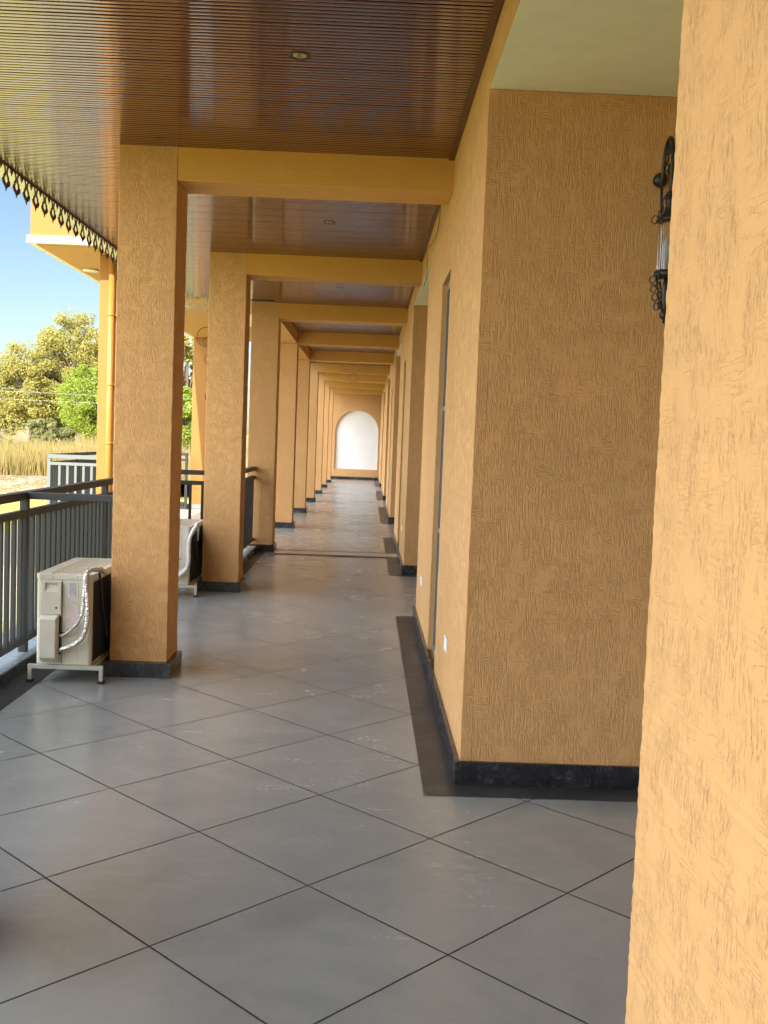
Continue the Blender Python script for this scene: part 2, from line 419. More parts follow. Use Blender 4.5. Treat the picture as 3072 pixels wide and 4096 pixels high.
def rough_box(bm, x0, x1, y0, y1, z0, z1, step=.04, amp=.0012, only=None):
    """box with wavering hand-plastered arrises: the vertical edges are subdivided and jittered"""
    nz = max(2, int((z1-z0)/step))
    rows = []
    for j in range(nz+1):
        z = z0+(z1-z0)*j/nz
        e = 0 if j in (0, nz) else amp
        rows.append([bm.verts.new((x+random.uniform(-e, e), y+random.uniform(-e, e), z)) for x, y in ((x0, y0), (x1, y0), (x1, y1), (x0, y1))])
    for a, b in zip(rows, rows[1:]):
        for k in range(4): bm.faces.new((a[k], a[(k+1) % 4], b[(k+1) % 4], b[k]))
    bm.faces.new(rows[0][::-1]); bm.faces.new(rows[-1])

# ------------------------------------------------------------------ setting: ground
GZ = -.6
bm = BM(); box(bm, -1500, 1500, -1500, 2500, GZ-.3, GZ); struct('lawn', bm, m_lawn)
bm = BM()   # slope rising behind the stone wall
nx, ny = 60, 30
rows = []
for j in range(ny+1):
    y = 32.0 + (j/ny)**1.6*170
    rows.append([])
    for i in range(nx+1):
        x = -140 + i/nx*200
        z = -.10 + min(1, (y-32)/30)*.50 + (max(0, y-62))*.004 + .12*math.sin(x*.7+y*.3)*min(1, (y-32)/6)
        rows[-1].append(bm.verts.new((x, y, z)))
for a, b in zip(rows, rows[1:]):
    for i in range(nx): bm.faces.new((a[i], a[i+1], b[i+1], b[i])).smooth = True
struct('hillside', bm, m_dry)

# corridor floor: one sheet over a solid slab
bm = BM(); box(bm, XL-.55-.38, 3.6, -18, YEND+.6, GZ-.02, -.012); struct('floor_slab', bm, m_ledge)
bm = BM(); quad(bm, (-2.03, -18, 0), (3.3, -18, 0), (3.3, YEND+.3, 0), (-2.03, YEND+.3, 0)); struct('floor', bm, m_floor)
bm = BM(); box(bm, -5.0, -2.47, 10.95, 21.0, GZ-.02, -.006); struct('terrace', bm, m_terrace)
bm = BM(); box(bm, -2.4699, -2.04, 13.6, 21.0, -.0119, .001); struct('terrace_edge', bm, m_terrace)

# granite floor borders (sheets 4 mm up)
def sheet(bm, x0, x1, y0, y1, z=.004): quad(bm, (x0, y0, z), (x1, y0, z), (x1, y1, z), (x0, y1, z))
bm = BM()
sheet(bm, -2.03, -1.88, Y0-2, 10.75)
sheet(bm, -1.36, -1.262, 10.05, 13.1)
for k in range(-1, 5):
    ys = R1 + k*RP; ye = min(ys+RL, YEND)
    sheet(bm, .295, XW, ys-.165, ye+.10); sheet(bm, XW, 3.0, ys-.165, ys)
    sheet(bm, XW, 3.0, ye, ye+.10)
struct('floor_border', bm, m_granite_floor)
bm = BM(); sheet(bm, XP, .44, 13.30, 13.40, .008); sheet(bm, XP, .44, 12.88, 12.97, .008); struct('floor_band_dark', bm, m_band_dark)
bm = BM(); sheet(bm, XP, .44, 12.97, 13.30, .0081); struct('floor_band_light', bm, m_band_light)

# ------------------------------------------------------------------ columns
ordn = {-2: 'far behind', -1: 'behind', 0: 'behind'}
names = {1: 'nearest textured ochre column, left of the corridor, air conditioner at its left side',
         2: 'second ochre column along the corridor, with the white-piped air conditioner on its left',
         3: 'third ochre column, with the end of the inner grey railing fixed to its front',
         4: 'fourth ochre column, the first one carrying a lengthwise beam from the column before it',
         5: 'fifth ochre column on the left, just past both lengthwise beams',
         6: 'sixth ochre column, darker towards its foot than its neighbours',
         7: 'seventh ochre column on the left, third before the end wall',
         8: 'eighth ochre column on the left, next to last before the white arch',
         9: 'last and smallest-looking ochre column, nearest the white arched niche'}
for k in range(0, 10):
    y = colY(k)
    lab = names.get(k, 'ochre column beside the camera, left of the photo frame')
    t = thing('column', lab, 'column', (XL, y, 0), 'ochre columns along the corridor')
    bm = BM(); rough_box(bm, 0, XB-XL, 0, WB, HP-.01, ZC+.02)
    obj('shaft', bm, m_plaster, t, .004)
    bm = BM(); box(bm, -.034, XP-XL, -E0, WP-E0, 0, HP)
    obj('plinth', bm, m_granite, t, .002)

# ------------------------------------------------------------------ beams
bn = {1: 'nearest smooth ochre cross beam, from the first column to the wall', 2: 'second ochre cross beam, at the second column', 3: 'third ochre cross beam, right where the lengthwise beam starts',
      4: 'fourth ochre cross beam, between the two lengthwise beams', 5: 'fifth ochre cross beam, at the end of the second lengthwise beam', 6: 'sixth ochre cross beam, whose underside holds a hanging cable loop',
      7: 'seventh ochre cross beam counted from the camera', 8: 'eighth ochre cross beam, next to last before the arched end wall', 9: 'last ochre cross beam, just in front of the arched end wall'}
for k in range(0, 10):
    y = colY(k); bm = BM(); box(bm, XB-.001, XW+.01, y+.002, y+WB-.002, ZB, ZC+.02)
    tag(obj('ceiling_beam', bm, m_smooth, None, .004), bn.get(k, 'ochre cross beam overhead, above the photo frame'), 'beam', 'cross beams over the corridor')
for k, lab in ((3, 'lengthwise ochre beam between the third and fourth columns'), (4, 'lengthwise ochre beam between the fourth and fifth columns')):
    y = colY(k)+WB; bm = BM(); box(bm, XL+.002, XB-.002, y-.001, colY(k+1)+.001, ZB+.001, ZC+.02)
    tag(obj('lengthwise_beam', bm, m_smooth, None, .004), lab, 'beam')

# ------------------------------------------------------------------ wooden slat ceiling
XE = -2.39
bm = BM()
pitch, gap = .035, .0062

def slat_strip(x0, x1, y0, y1):
    n = int(round((y1-y0)/pitch))
    for i in range(n):
        a = y0+i*pitch; wv = pitch-gap
        board = (i % 7 == 0)
        a0 = a + (gap/2 if not board else gap*1.1)
        w_ = a+pitch-gap/2-a0
        prof = [(a0, .010), (a0, .0006), (a0+w_*.10, .0000), (a0+w_*.5, -.0003), (a0+w_*.90, .0000), (a0+w_, .0006), (a0+w_, .010)]
        L = [bm.verts.new((x0, p, ZC+q)) for p, q in prof]; Rr = [bm.verts.new((x1, p, ZC+q)) for p, q in prof]
        for j in range(len(prof)-1):
            f = bm.faces.new((L[j], Rr[j], Rr[j+1], L[j+1]))
            if 0 < j < len(prof)-2: f.smooth = True

slat_strip(XE+.01, XW-.035, 12.88-pitch*826, 12.88)
slat_strip(XB-.05, XW-.035, 12.88, YEND)
# black backing above the slats
slats = bm; bm = BM()
box(bm, XE+.005, 3.6, Y0, 12.9, ZC+.0098, ZC+.05)
box(bm, XL+.004, 3.6, 12.9, YEND+.3, ZC+.0098, ZC+.05)
backing = bm; bm = slats
ce = tag(obj('slatted_ceiling', bm, m_wood), 'dark brown slatted wooden ceiling running above the whole corridor and its overhang', 'ceiling')
obj('backing', backing, m_dark, ce)
bm = BM(); box(bm, XW-.035, XW-.002, Y0, YEND, ZC-.010, ZC+.009); obj('edge_trim', bm, m_woodtrim, ce)
bm = BM(); box(bm, XE-.012, XE+.01, Y0, 12.9, ZC-.004, ZC+.06); obj('edge_trim', bm, m_woodtrim, ce)
# storey above
bm = BM(); box(bm, XE-.3, 3.6, Y0, 12.9, ZC+.08, ZC+.22); tag(obj('roof_slab', bm, m_trimw), 'pale concrete slab lying on the overhanging slatted ceiling', 'slab')
bm = BM(); box(bm, XL+.01, 3.6, Y0, YEND+.3, ZC+.24, 7.2); tag(obj('upper_storey', bm, m_smooth), 'plain ochre upper storey above the corridor', 'building')

# fretwork valance ----------------------------------------------------
OUT = [(0, .060), (.03, .048), (.08, .034), (.16, .026), (.26, .024), (.34, .031), (.40, .046), (.46, .050), (.50, .047), (.55, .066), (.62, .072), (.70, .066), (.78, .047), (.85, .020), (.90, .008), (1.0, .0008)]
INN = [(0, .020), (.03, .019), (.08, .015), (.16, .010), (.26, .007), (.34, .008), (.40, .014), (.46, .030), (.50, .026), (.55, .036), (.60, .030), (.64, .018), (.68, .012), (.72, .006), (.75, .002), (.76, .0004)]
def fret(n, pitch_, H=.160, th=.006):
    """run of pendants along local +X, hanging from z=0, thickness along Y"""
    bm = BM()
    box(bm, 0, n*pitch_, -th/2, th/2, -.008, .004)
    for i in range(n):
        cx = (i+.5)*pitch_
        for s in (-1, 1):
            for ysg in (-1, 1):
                pass
            rows = []
            for (to, wo), (ti, wi) in zip(OUT, INN):
                rows.append([bm.verts.new((cx+s*w, yy, -.006-t*H)) for (t, w) in ((to, wo), (ti, wi)) for yy in (-th/2, th/2)])
            for a, b in zip(rows, rows[1:]):
                bm.faces.new((a[0], a[2], b[2], b[0])); bm.faces.new((a[1], b[1], b[3], a[3]))
                bm.faces.new((a[0], b[0], b[1], a[1])); bm.faces.new((a[2], a[3], b[3], b[2]))
        # small teeth between pendants
        ex = i*pitch_
        for dx, w, h in ((-.016, .011, .026), (0, .011, .040), (.016, .011, .026)):
            if ex+dx-w < 0: continue
            v = [bm.verts.new(p) for p in ((ex+dx-w, -th/2, -.006), (ex+dx+w, -th/2, -.006), (ex+dx, -th/2, -.006-h), (ex+dx-w, th/2, -.006), (ex+dx+w, th/2, -.006), (ex+dx, th/2, -.006-h))]
            for f in ((0, 1, 2), (5, 4, 3), (0, 2, 5, 3), (1, 4, 5, 2)): bm.faces.new([v[q] for q in f])
    return bm
pf = .1975
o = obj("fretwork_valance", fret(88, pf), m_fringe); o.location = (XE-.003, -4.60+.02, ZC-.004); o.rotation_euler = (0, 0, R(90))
tag(o, 'dark brown fretwork valance of cut-out pendants hanging along the outer ceiling edge', 'valance')
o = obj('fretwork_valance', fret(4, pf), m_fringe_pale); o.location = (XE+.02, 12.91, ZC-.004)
tag(o, 'short pale fretwork valance seen between the first two columns', 'valance')

# ------------------------------------------------------------------ right-hand wall piers
wl = {0: 'large textured wall pier close to the camera at the right edge of the photo',
      1: 'textured wall pier with a tall narrow recess and two white sockets',
      2: 'second textured wall pier on the right, beyond the opening after the recessed pier',
      3: 'third textured wall pier along the right side of the corridor', 4: 'fourth textured wall pier along the right side of the corridor', 5: 'last textured wall pier on the right, next to the arched end wall'}
SY0, SY1, SZ0, SZ1, SDP = 1.75, 2.42, .085, 2.53, .05      # recess inside a pier
for k in range(0, 6):
    ys = R1 + (k-1)*RP; ye = min(ys+RL, YEND+.02)
    if k == 0: ys, ye = -9.0, 1.612
    t = thing('wall_pier', wl[k], 'wall', (XW, ys, 0), 'wall piers along the right side')
    L = ye-ys; XD = 2.6
    bm = BM()
    if k == 0:
        rough_box(bm, 0, XD, 0, L, 0, ZC+.03, .010, .0009)
        obj('plaster', bm, m_plasterR, t, .004)
    else:
        # corridor face is built around the recess
        rough_box(bm, 0, SDP, 0, SY0, 0.0, ZB, .05, .0010)
        rough_box(bm, 0, SDP, SY1, L, 0.0, ZB, .05, .0010)
        box(bm, 0.0, SDP, SY0, SY1, SZ1, ZB)
        box(bm, 0.0, SDP, SY0, SY1, 0, SZ0)
        box(bm, SDP, XD, 0, L, 0, ZB)
        obj('plaster', bm, m_plasterW, t, .002)
        # tall shutter frame in the recess
        bm = BM(); x = SDP-.018
        for a, b in ((SY0, SY0+.045), (SY1-.045, SY1), (SY0+.31, SY0+.35)): box(bm, x, SDP-.001, a+.001, b-.001, SZ0, SZ1-.001)
        box(bm, x, SDP-.001, SY0+.045, SY1-.045, SZ1-.05, SZ1-.001); box(bm, x, SDP-.001, SY0+.045, SY1-.045, SZ0, SZ0+.05)
        for z in (.9, 1.7): box(bm, x+.003, SDP-.001, SY0+.045, SY1-.045, z, z+.03)
        f = obj('shutter_frame', bm, m_grey, t)
        bm = BM(); box(bm, SDP-.004, SDP-.0005, SY0+.046, SY1-.046, SZ0+.05, SZ1-.05); obj('shutter_panel', bm, m_dark, f)
    # skirting
    bm = BM(); hs = .105
    def sk(x0, x1, y0, y1): box(bm, x0, x1, y0, y1, 0, hs)
    sk(XWP-XW, -.0005, -.022, L+.022 if ye < YEND else L); sk(-.0005, XD, -.022, -.0005)
    if ye < YEND: sk(-.0005, XD, L+.0005, L+.022)
    obj('skirting', bm, m_granite, t, .002)
# lintels, opening soffits and back walls between the piers
on = {0: 'nearest', 1: 'second', 2: 'third', 3: 'fourth', 4: 'fifth'}
for k in range(0, 5):
    a = (1.612 if k == 0 else R1+(k-1)*RP+RL); b = R1+k*RP
    t = thing('recessed_alcove', '%s recessed alcove in the right wall, with a flat cream ceiling' % on[k], 'alcove', (XW, a, 0), 'alcoves between the wall piers')
    bm = BM(); box(bm, .0, .18, -.0, b-a, ZB+.004, ZC+.03); obj('lintel', bm, m_plasterW, t)
    bm = BM(); box(bm, .002, 2.7, 0.001, b-a-.001, ZB, ZB+.0035); obj('soffit', bm, m_cream, t)
    bm = BM(); box(bm, 2.55, 2.6, 0.001, b-a-.001, 0, ZB-.001); obj('back_wall', bm, m_plasterW, t)
for k in range(1, 6):  # lintel band above the piers
    ys = R1+(k-1)*RP; ye = min(ys+RL, YEND)
    bm = BM(); box(bm, XW, XW+.18, ys+.0, ye-.0, ZB+.0001, ZC+.03)
    tag(obj('wall_band', bm, m_plasterW), 'textured ochre wall band under the ceiling, above the %s wall pier' % ['nearest recessed', 'second', 'third', 'fourth', 'last'][k-1], 'wall')

# sockets
def socket(y, z, lab):
    t = thing('wall_socket', lab, 'socket', (XW, y, z), 'white sockets low on the wall')
    bm = BM(); box(bm, -.010, -.0005, -.058, .058, -.036, .036); obj('cover_plate', bm, m_socket, t, .002)
    bm = BM(); box(bm, -.0115, -.0095, -.030, .030, -.020, .020); obj('switch', bm, m_socket, t, .001)
sk_l = [(R1+.93, 'white wall socket nearest the camera, low on the near side of the narrow recess'), (R1+3.36, 'white wall socket low on the far side of the first narrow recess'),
        (R1+RP+.93, 'small far white wall socket low on the second wall pier')]
for y, lab in sk_l: socket(y, .437, lab)

# ------------------------------------------------------------------ end wall with white arched niche
t = thing('end_wall', 'ochre end wall with a white arched niche closing the corridor', 'wall', (0, YEND, 0))
ax0, ax1, az0, azs = -1.172, .392, .375, 1.735
r = (ax1-ax0)/2; cxa = (ax0+ax1)/2
bm = BM()
arc = [(ax0, az0), (ax0, azs)] + [(cxa-r*math.cos(math.pi*i/32), azs+r*math.sin(math.pi*i/32)) for i in range(1, 32)] + [(ax1, azs), (ax1, az0)]
outer = [(-3.2, az0), (-3.2, azs)] + [(-3.2+(6.2)*i/32, ZC+.05) for i in range(1, 32)] + [(3.0, azs), (3.0, az0)]
A = [bm.verts.new((x, 0, z)) for x, z in arc]; B = [bm.verts.new((x, 0, z)) for x, z in outer]; Cc = [bm.verts.new((x, .12, z)) for x, z in arc]
for i in range(len(A)-1):
    bm.faces.new((A[i], A[i+1], B[i+1], B[i])); bm.faces.new((A[i], Cc[i], Cc[i+1], A[i+1]))
q = [bm.verts.new((x, 0, 0)) for x in (-3.2, ax0, ax1, 3.0)]
bm.faces.new((q[0], q[1], A[0], B[0])); bm.faces.new((q[1], q[2], A[-1], A[0])); bm.faces.new((q[2], q[3], B[-1], A[-1])); bm.faces.new((A[0], A[-1], Cc[-1], Cc[0]))
obj('plaster', bm, m_plaster, t)
bm = BM(); bm.faces.new([bm.verts.new((x, .119, z)) for x, z in [(ax0-.02, az0-.02), (ax0-.02, azs)] + [(cxa-(r+.02)*math.cos(math.pi*i/32), azs+(r+.02)*math.sin(math.pi*i/32)) for i in range(1, 32)] + [(ax1+.02, azs), (ax1+.02, az0-.02)]])
obj('arched_niche', bm, m_white, t)
bm = BM(); box(bm, -3.2, XWP, -.022, -.0005, 0, .10); obj('skirting', bm, m_granite, t)
# bulkhead behind the camera closing the far end of the veranda
bm = BM(); box(bm, 3.3, 3.6, -16, YEND+.3, 0, ZC+.2); tag(obj('inner_wall', bm, m_smooth), 'plain ochre inner wall at the back of the alcoves', 'wall')

# ------------------------------------------------------------------ ledges
def ledge(x0, x1, y0, y1, lab):
    t = thing('kerb_ledge', lab, 'ledge', (x0, y0, 0))
    bm = BM(); box(bm, 0, x1-x0-.016, 0, y1-y0, -.2, .075); obj('stone_top', bm, m_ledge, t)
    bm = BM(); box(bm, x1-x0-.016, x1-x0, 0, y1-y0, 0, .078); obj('black_facing', bm, m_granite, t, .001)
ledge(-2.46, -2.03, -16, 10.9, 'pale stone ledge with a black face under the outer grey railing')
ledge(-1.56, -1.36, 10.07, 13.08, 'short pale ledge with a black face between the second and third columns')

# ------------------------------------------------------------------ railings
def railing(name, lab, p0, p1, mat, posts, bar_pitch=.115, ztop=1.09, zr=.955, zb=.155, group=None, bar=.030, base=.075, hand=.05):
    p0, p1 = Vector(p0), Vector(p1); L = (p1-p0).length; d = (p1-p0)/L
    t = thing(name, lab, 'railing', (p0.x, p0.y, 0), group); t.rotation_euler = (0, 0, math.atan2(d.y, d.x))
    for nm, z0, z1, w in (('handrail', ztop-hand, ztop, .062), ('upper_rail', zr-.025, zr+.02, .045), ('bottom_rail', zb-.02, zb+.02, .045)):
        bm = BM(); box(bm, 0, L, -w/2, w/2, z0, z1); obj(nm, bm, mat, t, .003)
    for x in posts:
        bm = BM(); box(bm, x-.024, x+.024, -.0245, .0245, base, ztop-hand-.001); obj('post', bm, mat, t, .002)
    n = int(L/bar_pitch); mesh0 = None
    for i in range(n):
        x = (i+.5)*bar_pitch
        if any(abs(x-q) < .05 for q in posts): continue
        if mesh0 is None:
            bm = BM(); box(bm, -bar/2, bar/2, -.014, .014, zb+.0201, zr-.0251); o = obj('bar', bm, mat, t, .002); mesh0 = o.data; o.location = (x, 0, 0)
        else:
            o = bpy.data.objects.new('bar', mesh0); COL.objects.link(o); o.parent = t; o.location = (x, 0, 0)
            b = o.modifiers.new('bevel', 'BEVEL'); b.width = .002; b.segments = 2; b.limit_method = 'ANGLE'
    return t
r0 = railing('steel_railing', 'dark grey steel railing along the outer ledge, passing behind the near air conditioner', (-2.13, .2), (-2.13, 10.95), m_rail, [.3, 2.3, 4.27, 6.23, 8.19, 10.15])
bm = BM(); box(bm, 0, .595, -.024, .024, 1.045, 1.089)
o = obj('brace_rail', bm, m_rail, None, .003); o.location = (-2.104, 6.40, 0); o.parent = None
tag(o, 'short grey steel tube joining the outer railing to the nearest column', 'rail')
railing('steel_railing', 'grey railing across the veranda end, seen in the gap behind the second air conditioner', (-2.48, 11.05), (-1.44, 11.15), m_rail, [.02, 1.0], .13, group=None)
railing('steel_railing', 'inner grey steel railing between the second and third columns', (-1.44, 10.02), (-1.44, 13.165), m_rail, [.1, 1.4])
railing('steel_railing', 'pale sunlit railing panel on the terrace corner, left of the slim porch column', (-4.78, 15.43), (-3.35, 15.43), m_rail_lit, [.024, 1.4], .12, base=0, zb=.12, hand=.06, bar=.036)
railing('steel_railing', 'grey railing receding along the outer terrace edge from the pale corner panel', (-4.78, 15.47), (-4.78, 19.9), m_rail, [1.5, 3.0, 4.4], .12, base=0, zb=.12)
railing('steel_railing', 'far grey railing along the back of the terrace, beside the distant porch column', (-4.75, 19.92), (-3.46, 19.92), m_rail, [.03, 1.26], .12, base=0, zb=.12)
bm = BM(); box(bm, -4.95, -3.46, 20.0, 20.15, -.006, .09); tag(obj('terrace_kerb', bm, m_granite), 'low dark kerb along the back of the sunny terrace', 'kerb')

# ------------------------------------------------------------------ porch
t = thing('porch_block', 'sunlit ochre upper block of the porch with a white trim band and a brushed soffit', 'building', (-3.466, 10.52, 3.34))
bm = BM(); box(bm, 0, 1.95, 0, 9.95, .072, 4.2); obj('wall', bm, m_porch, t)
bm = BM(); box(bm, -.030, 1.95, -.03, 9.98, .0, .0719); obj('trim_band', bm, m_trimw, t)
bm = BM(); box(bm, .05, 1.949, .05, 9.93, -.012, -.0005); sf = obj('soffit', bm, m_soffit, t)
bm = BM(); box(bm, 1.1, 1.9, 5.2, 7.0, -.030, -.0125); obj('ceiling_panel', bm, m_cream, sf, .004)
for (lx, ly) in ((.20, 1.52), (.20, 6.5)):
    bm = BM(); lathe(bm, [(.085, 0), (.095, -.012), (.08, -.02), (.0005, -.022)][::-1], (lx, ly, -.0125), 24); obj('soffit_lamp', bm, m_lampd, t)
def porch_col(x, y, w, lab, ztop):
    t = thing('porch_column', lab, 'column', (x, y, 0))
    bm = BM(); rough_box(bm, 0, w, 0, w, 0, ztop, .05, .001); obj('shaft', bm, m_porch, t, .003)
    bm = BM(); box(bm, -.02, w+.02, -.02, w+.02, 0, .09); obj('plinth', bm, m_ledge, t, .002)
    return t
porch_col(-2.89, 11.0, .40, 'sunlit porch column with a downpipe on its front, left of the nearest corridor column', 3.327)
porch_col(-3.44, 20.1, .42, 'distant porch column seen between the first two corridor columns', 3.327)
t = thing('downpipe', 'ochre painted downpipe running down the front of the sunlit porch column', 'pipe', (-2.745, 10.935, 0))
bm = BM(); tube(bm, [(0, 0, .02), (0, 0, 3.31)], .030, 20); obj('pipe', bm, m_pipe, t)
for z in (.62, 1.35, 1.97, 2.7):
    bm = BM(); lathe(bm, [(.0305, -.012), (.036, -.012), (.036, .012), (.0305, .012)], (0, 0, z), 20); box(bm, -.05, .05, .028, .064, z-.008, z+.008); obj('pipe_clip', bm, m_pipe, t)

# ------------------------------------------------------------------ downlights
def downlight(k, lab):
    y = 4.66+(k)*SP; t = thing('downlight', lab, 'downlight', (-.36, y, ZC), 'downlights along the ceiling')
    bm = BM(); n = 28
    for i in range(n):
        a0, a1 = 2*math.pi*i/n, 2*math.pi*(i+1)/n
        for (ra, za), (rb, zb_) in (((.033, -.002), (.047, -.004)), ((.047, -.004), (.049, .0)), ((.033, -.002), (.033, .02))):
            quad(bm, (ra*math.cos(a0), ra*math.sin(a0), za), (ra*math.cos(a1), ra*math.sin(a1), za), (rb*math.cos(a1), rb*math.sin(a1), zb_), (rb*math.cos(a0), rb*math.sin(a0), zb_))
    obj('rim', bm, m_black, t)
    bm = BM()
    lathe(bm, [(.0325, -.0015), (.028, -.0018), (.02, -.0016), (.001, -.0014)], (0, 0, 0), 24); obj('reflector', bm, m_gold, t)
    bm = BM(); box(bm, -.008, .006, -.031, .031, -.004, -.0019); obj('bridge', bm, m_grey, t)
dl = ['nearest downlight, with a brass reflector split by a grey bridge', 'second downlight, just beyond the first cross beam', 'third downlight, a small spot beyond the second cross beam', 'fourth and farthest visible downlight, beyond the third cross beam']
for k in range(4): downlight(k, dl[k])

# ------------------------------------------------------------------ air conditioners
def ac_unit(lab, loc):
    W_, Dp, Hh = .322, .80, .535
    t = thing('outdoor_ac_unit', lab, 'air conditioner', loc, 'outdoor air conditioner units beside the columns')
    # body with rounded vertical edges
    def rr(bm, x0, x1, y0, y1, z0, z1, r_, n=6, zs=None):
        pts = []
        for cx, cy, a0 in ((x1-r_, y1-r_, 0), (x0+r_, y1-r_, 90), (x0+r_, y0+r_, 180), (x1-r_, y0+r_, 270)):
            for i in range(n+1):
                a = R(a0+90*i/n); pts.append((cx+r_*math.cos(a), cy+r_*math.sin(a)))
        A = [bm.verts.new((x, y, z0)) for x, y in pts]; B = [bm.verts.new((x, y, z1)) for x, y in pts]
        for i in range(len(pts)):
            f = bm.faces.new((A[i], A[(i+1) % len(pts)], B[(i+1) % len(pts)], B[i])); f.smooth = False
        bm.faces.new(A[::-1]); bm.faces.new(B)
    bm = BM(); rr(bm, 0, W_, 0, Dp, 0, Hh-.030, .022); obj('casing', bm, m_ac, t, .002)
    bm = BM(); rr(bm, -.003, W_+.003, -.004, Dp+.004, Hh-.0295, Hh, .026)
    for i in range(8): box(bm, .070+i*.028, .084+i*.028, .03, Dp-.05, Hh+.0001, Hh+.004)
    top = obj('top_lid', bm, m_ac, t, .003)
    for x in (.095, .235):
        bm = BM(); lathe(bm, [(.005, 0), (.004, -.003), (.0005, -.004)], (x, -.004, Hh-.015), 10, 'Y'); obj('screw', bm, m_frame, top)
    # service panel, upper
    bm = BM()
    x0, x1, z0, z1 = .038, .148, .30, Hh-.045
    hx0, hx1, hz0, hz1 = .056, .130, .432, .484
    y0, y1 = -.020, -.0005
    for a in ((x0, hx0, z0, z1), (hx1, x1, z0, z1), (hx0, hx1, z0, hz0), (hx0, hx1, hz1, z1)): box(bm, a[0], a[1], y0, y1, a[2], a[3])
    quad(bm, (hx0, y0, hz0), (hx1, y0, hz0), (hx1, -.0006, hz1), (hx0, -.0006, hz1))
    sp = obj('service_panel', bm, m_ac, t)
    bm = BM(); lathe(bm, [(.006, 0), (.006, -.002), (.0005, -.002)], (.122, -.020, .338), 12, 'Y'); obj('panel_screw', bm, m_dark, sp)
    # valve cover, lower and prouder, bevelled foot
    bm = BM(); v = [(.032, -.05, .045), (.128, -.05, .045), (.128, -.05, .275), (.032, -.05, .275), (.036, -.0105, .012), (.138, -.0105, .012), (.140, -.0105, .30), (.032, -.0105, .30)]
    v = [bm.verts.new(p) for p in v]
    for f in ((0, 1, 2, 3), (4, 7, 6, 5), (0, 4, 5, 1), (3, 2, 6, 7), (0, 3, 7, 4), (1, 5, 6, 2)): bm.faces.new([v[i] for i in f])
    obj('valve_cover', bm, m_ac, t, .006)
    bm = BM(); box(bm, .1385, .1460, -.012, -.0006, .06, .285); obj('valve_slot', bm, m_dark, t)
    bm = BM(); box(bm, .1495, .1525, -.0012, -.0004, .005, Hh-.032); obj('casing_seam', bm, m_dark, t)
    # embossed frames right of the seam
    def frame(x0, x1, z0, z1, w=.0035):
        for a in ((x0, x1, z0, z0+w), (x0, x1, z1-w, z1), (x0, x0+w, z0+w, z1-w), (x1-w, x1, z0+w, z1-w)): box(bm, a[0], a[1], -.0028, -.0005, a[2], a[3])
    bm = BM()
    for z0_, z1_ in ((.375, .490), (.335, .365), (.232, .325), (.185, .222), (.145, .178), (.090, .136), (.035, .080)): frame(.182, .246, z0_, z1_)
    obj('embossed_panel', bm, m_ac, t)
    # stickers
    bm = BM(); box(bm, .186, .226, -.0042, -.0029, .400, .484); lb = obj('rating_label', bm, m_label, t)
    bm = BM(); box(bm, .189, .224, -.0048, -.0043, .478, .4815)
    random.seed(3)
    for i in range(16):
        z = .473-i*.0037; a = .188+random.uniform(0, .004)
        while a < .222:
            w = random.uniform(.002, .008); box(bm, a, min(a+w, .224), -.0048, -.0043, z, z+.0016); a += w+.0015
    box(bm, .198, .205, -.0048, -.0043, .405, .411); box(bm, .208, .218, -.0048, -.0043, .406, .410)
    obj('label_print', bm, m_ink, lb)
    bm = BM(); box(bm, .180, .250, -.0042, -.0029, .222, .328); lb = obj('warning_label', bm, m_labelp, t)
    bm = BM()
    for i in range(20):
        z = .323-i*.0047; a = .183+random.uniform(0, .004)
        if i in (9, 14): continue
        while a < .244:
            w = random.uniform(.002, .007)
            if random.random() < .6: box(bm, a, min(a+w, .247), -.0048, -.0043, z, z+.0013)
            a += w+.002
    box(bm, .232, .246, -.0048, -.0043, .227, .241)
    obj('label_print', bm, m_inkred, lb)
    # coil side
    bm = BM(); box(bm, W_+.0005, W_+.005, .035, Dp-.03, .015, Hh-.045)
    for i in range(40): 
        y = .04+i*(Dp-.08)/40; box(bm, W_+.0051, W_+.0075, y, y+.004, .018, Hh-.048)
    obj('coil', bm, m_acdark, t)
    return t
def stand(lab, loc):
    t = thing('ac_stand', lab, 'stand', loc, 'steel stands under the air conditioners')
    bm = BM(); w, dp, z = .44, .80, .105
    for y in (.035, dp-.06): box(bm, 0, w, y-.014, y+.014, z-.024, z)
    for x in (.05, w-.085): box(bm, x, x+.028, .05, dp-.075, z-.026, z-.002)
    obj('frame', bm, m_frame, t, .002)
    for x in (.001, w-.023):
        for y in (.035, dp-.06):
            bm = BM(); box(bm, x, x+.022, y-.011, y+.011, .016, z-.0245); lg = obj('leg', bm, m_frame, t, .001)
            bm = BM(); box(bm, x-.008, x+.030, y-.02, y+.02, .001, .0159); obj('rubber_foot', bm, m_rubber, lg, .002)
    return t
stand('pale green steel stand under the near air conditioner', (-1.945, 5.93, 0))
a1 = ac_unit('beige outdoor air conditioner with silver foil-wrapped pipes, left of the nearest column', (-1.905, 5.975, .106))
def pipe(par, pts, r_, mat, name='insulated_pipe', wob=.0):
    bm = BM(); P = spline(pts, 10)
    random.seed(len(pts)+int(r_*1e4)); rad = [r_*(1+random.uniform(-wob, wob)) for _ in P]
    tube(bm, P, r_, 14, True, rad); o = obj(name, bm, mat, par); return o
pipe(a1, [(.143, -.012, .085), (.165, -.030, .098), (.20, -.040, .112), (.245, -.045, .135), (.285, -.045, .175), (.305, -.040, .24), (.310, -.035, .32), (.306, -.030, .40), (.297, -.026, .47), (.292, -.020, .528), (.306, .012, .560), (.335, .05, .562), (.352, .09, .558), (.372, .13, .53)], .0140, m_foil, wob=.09)
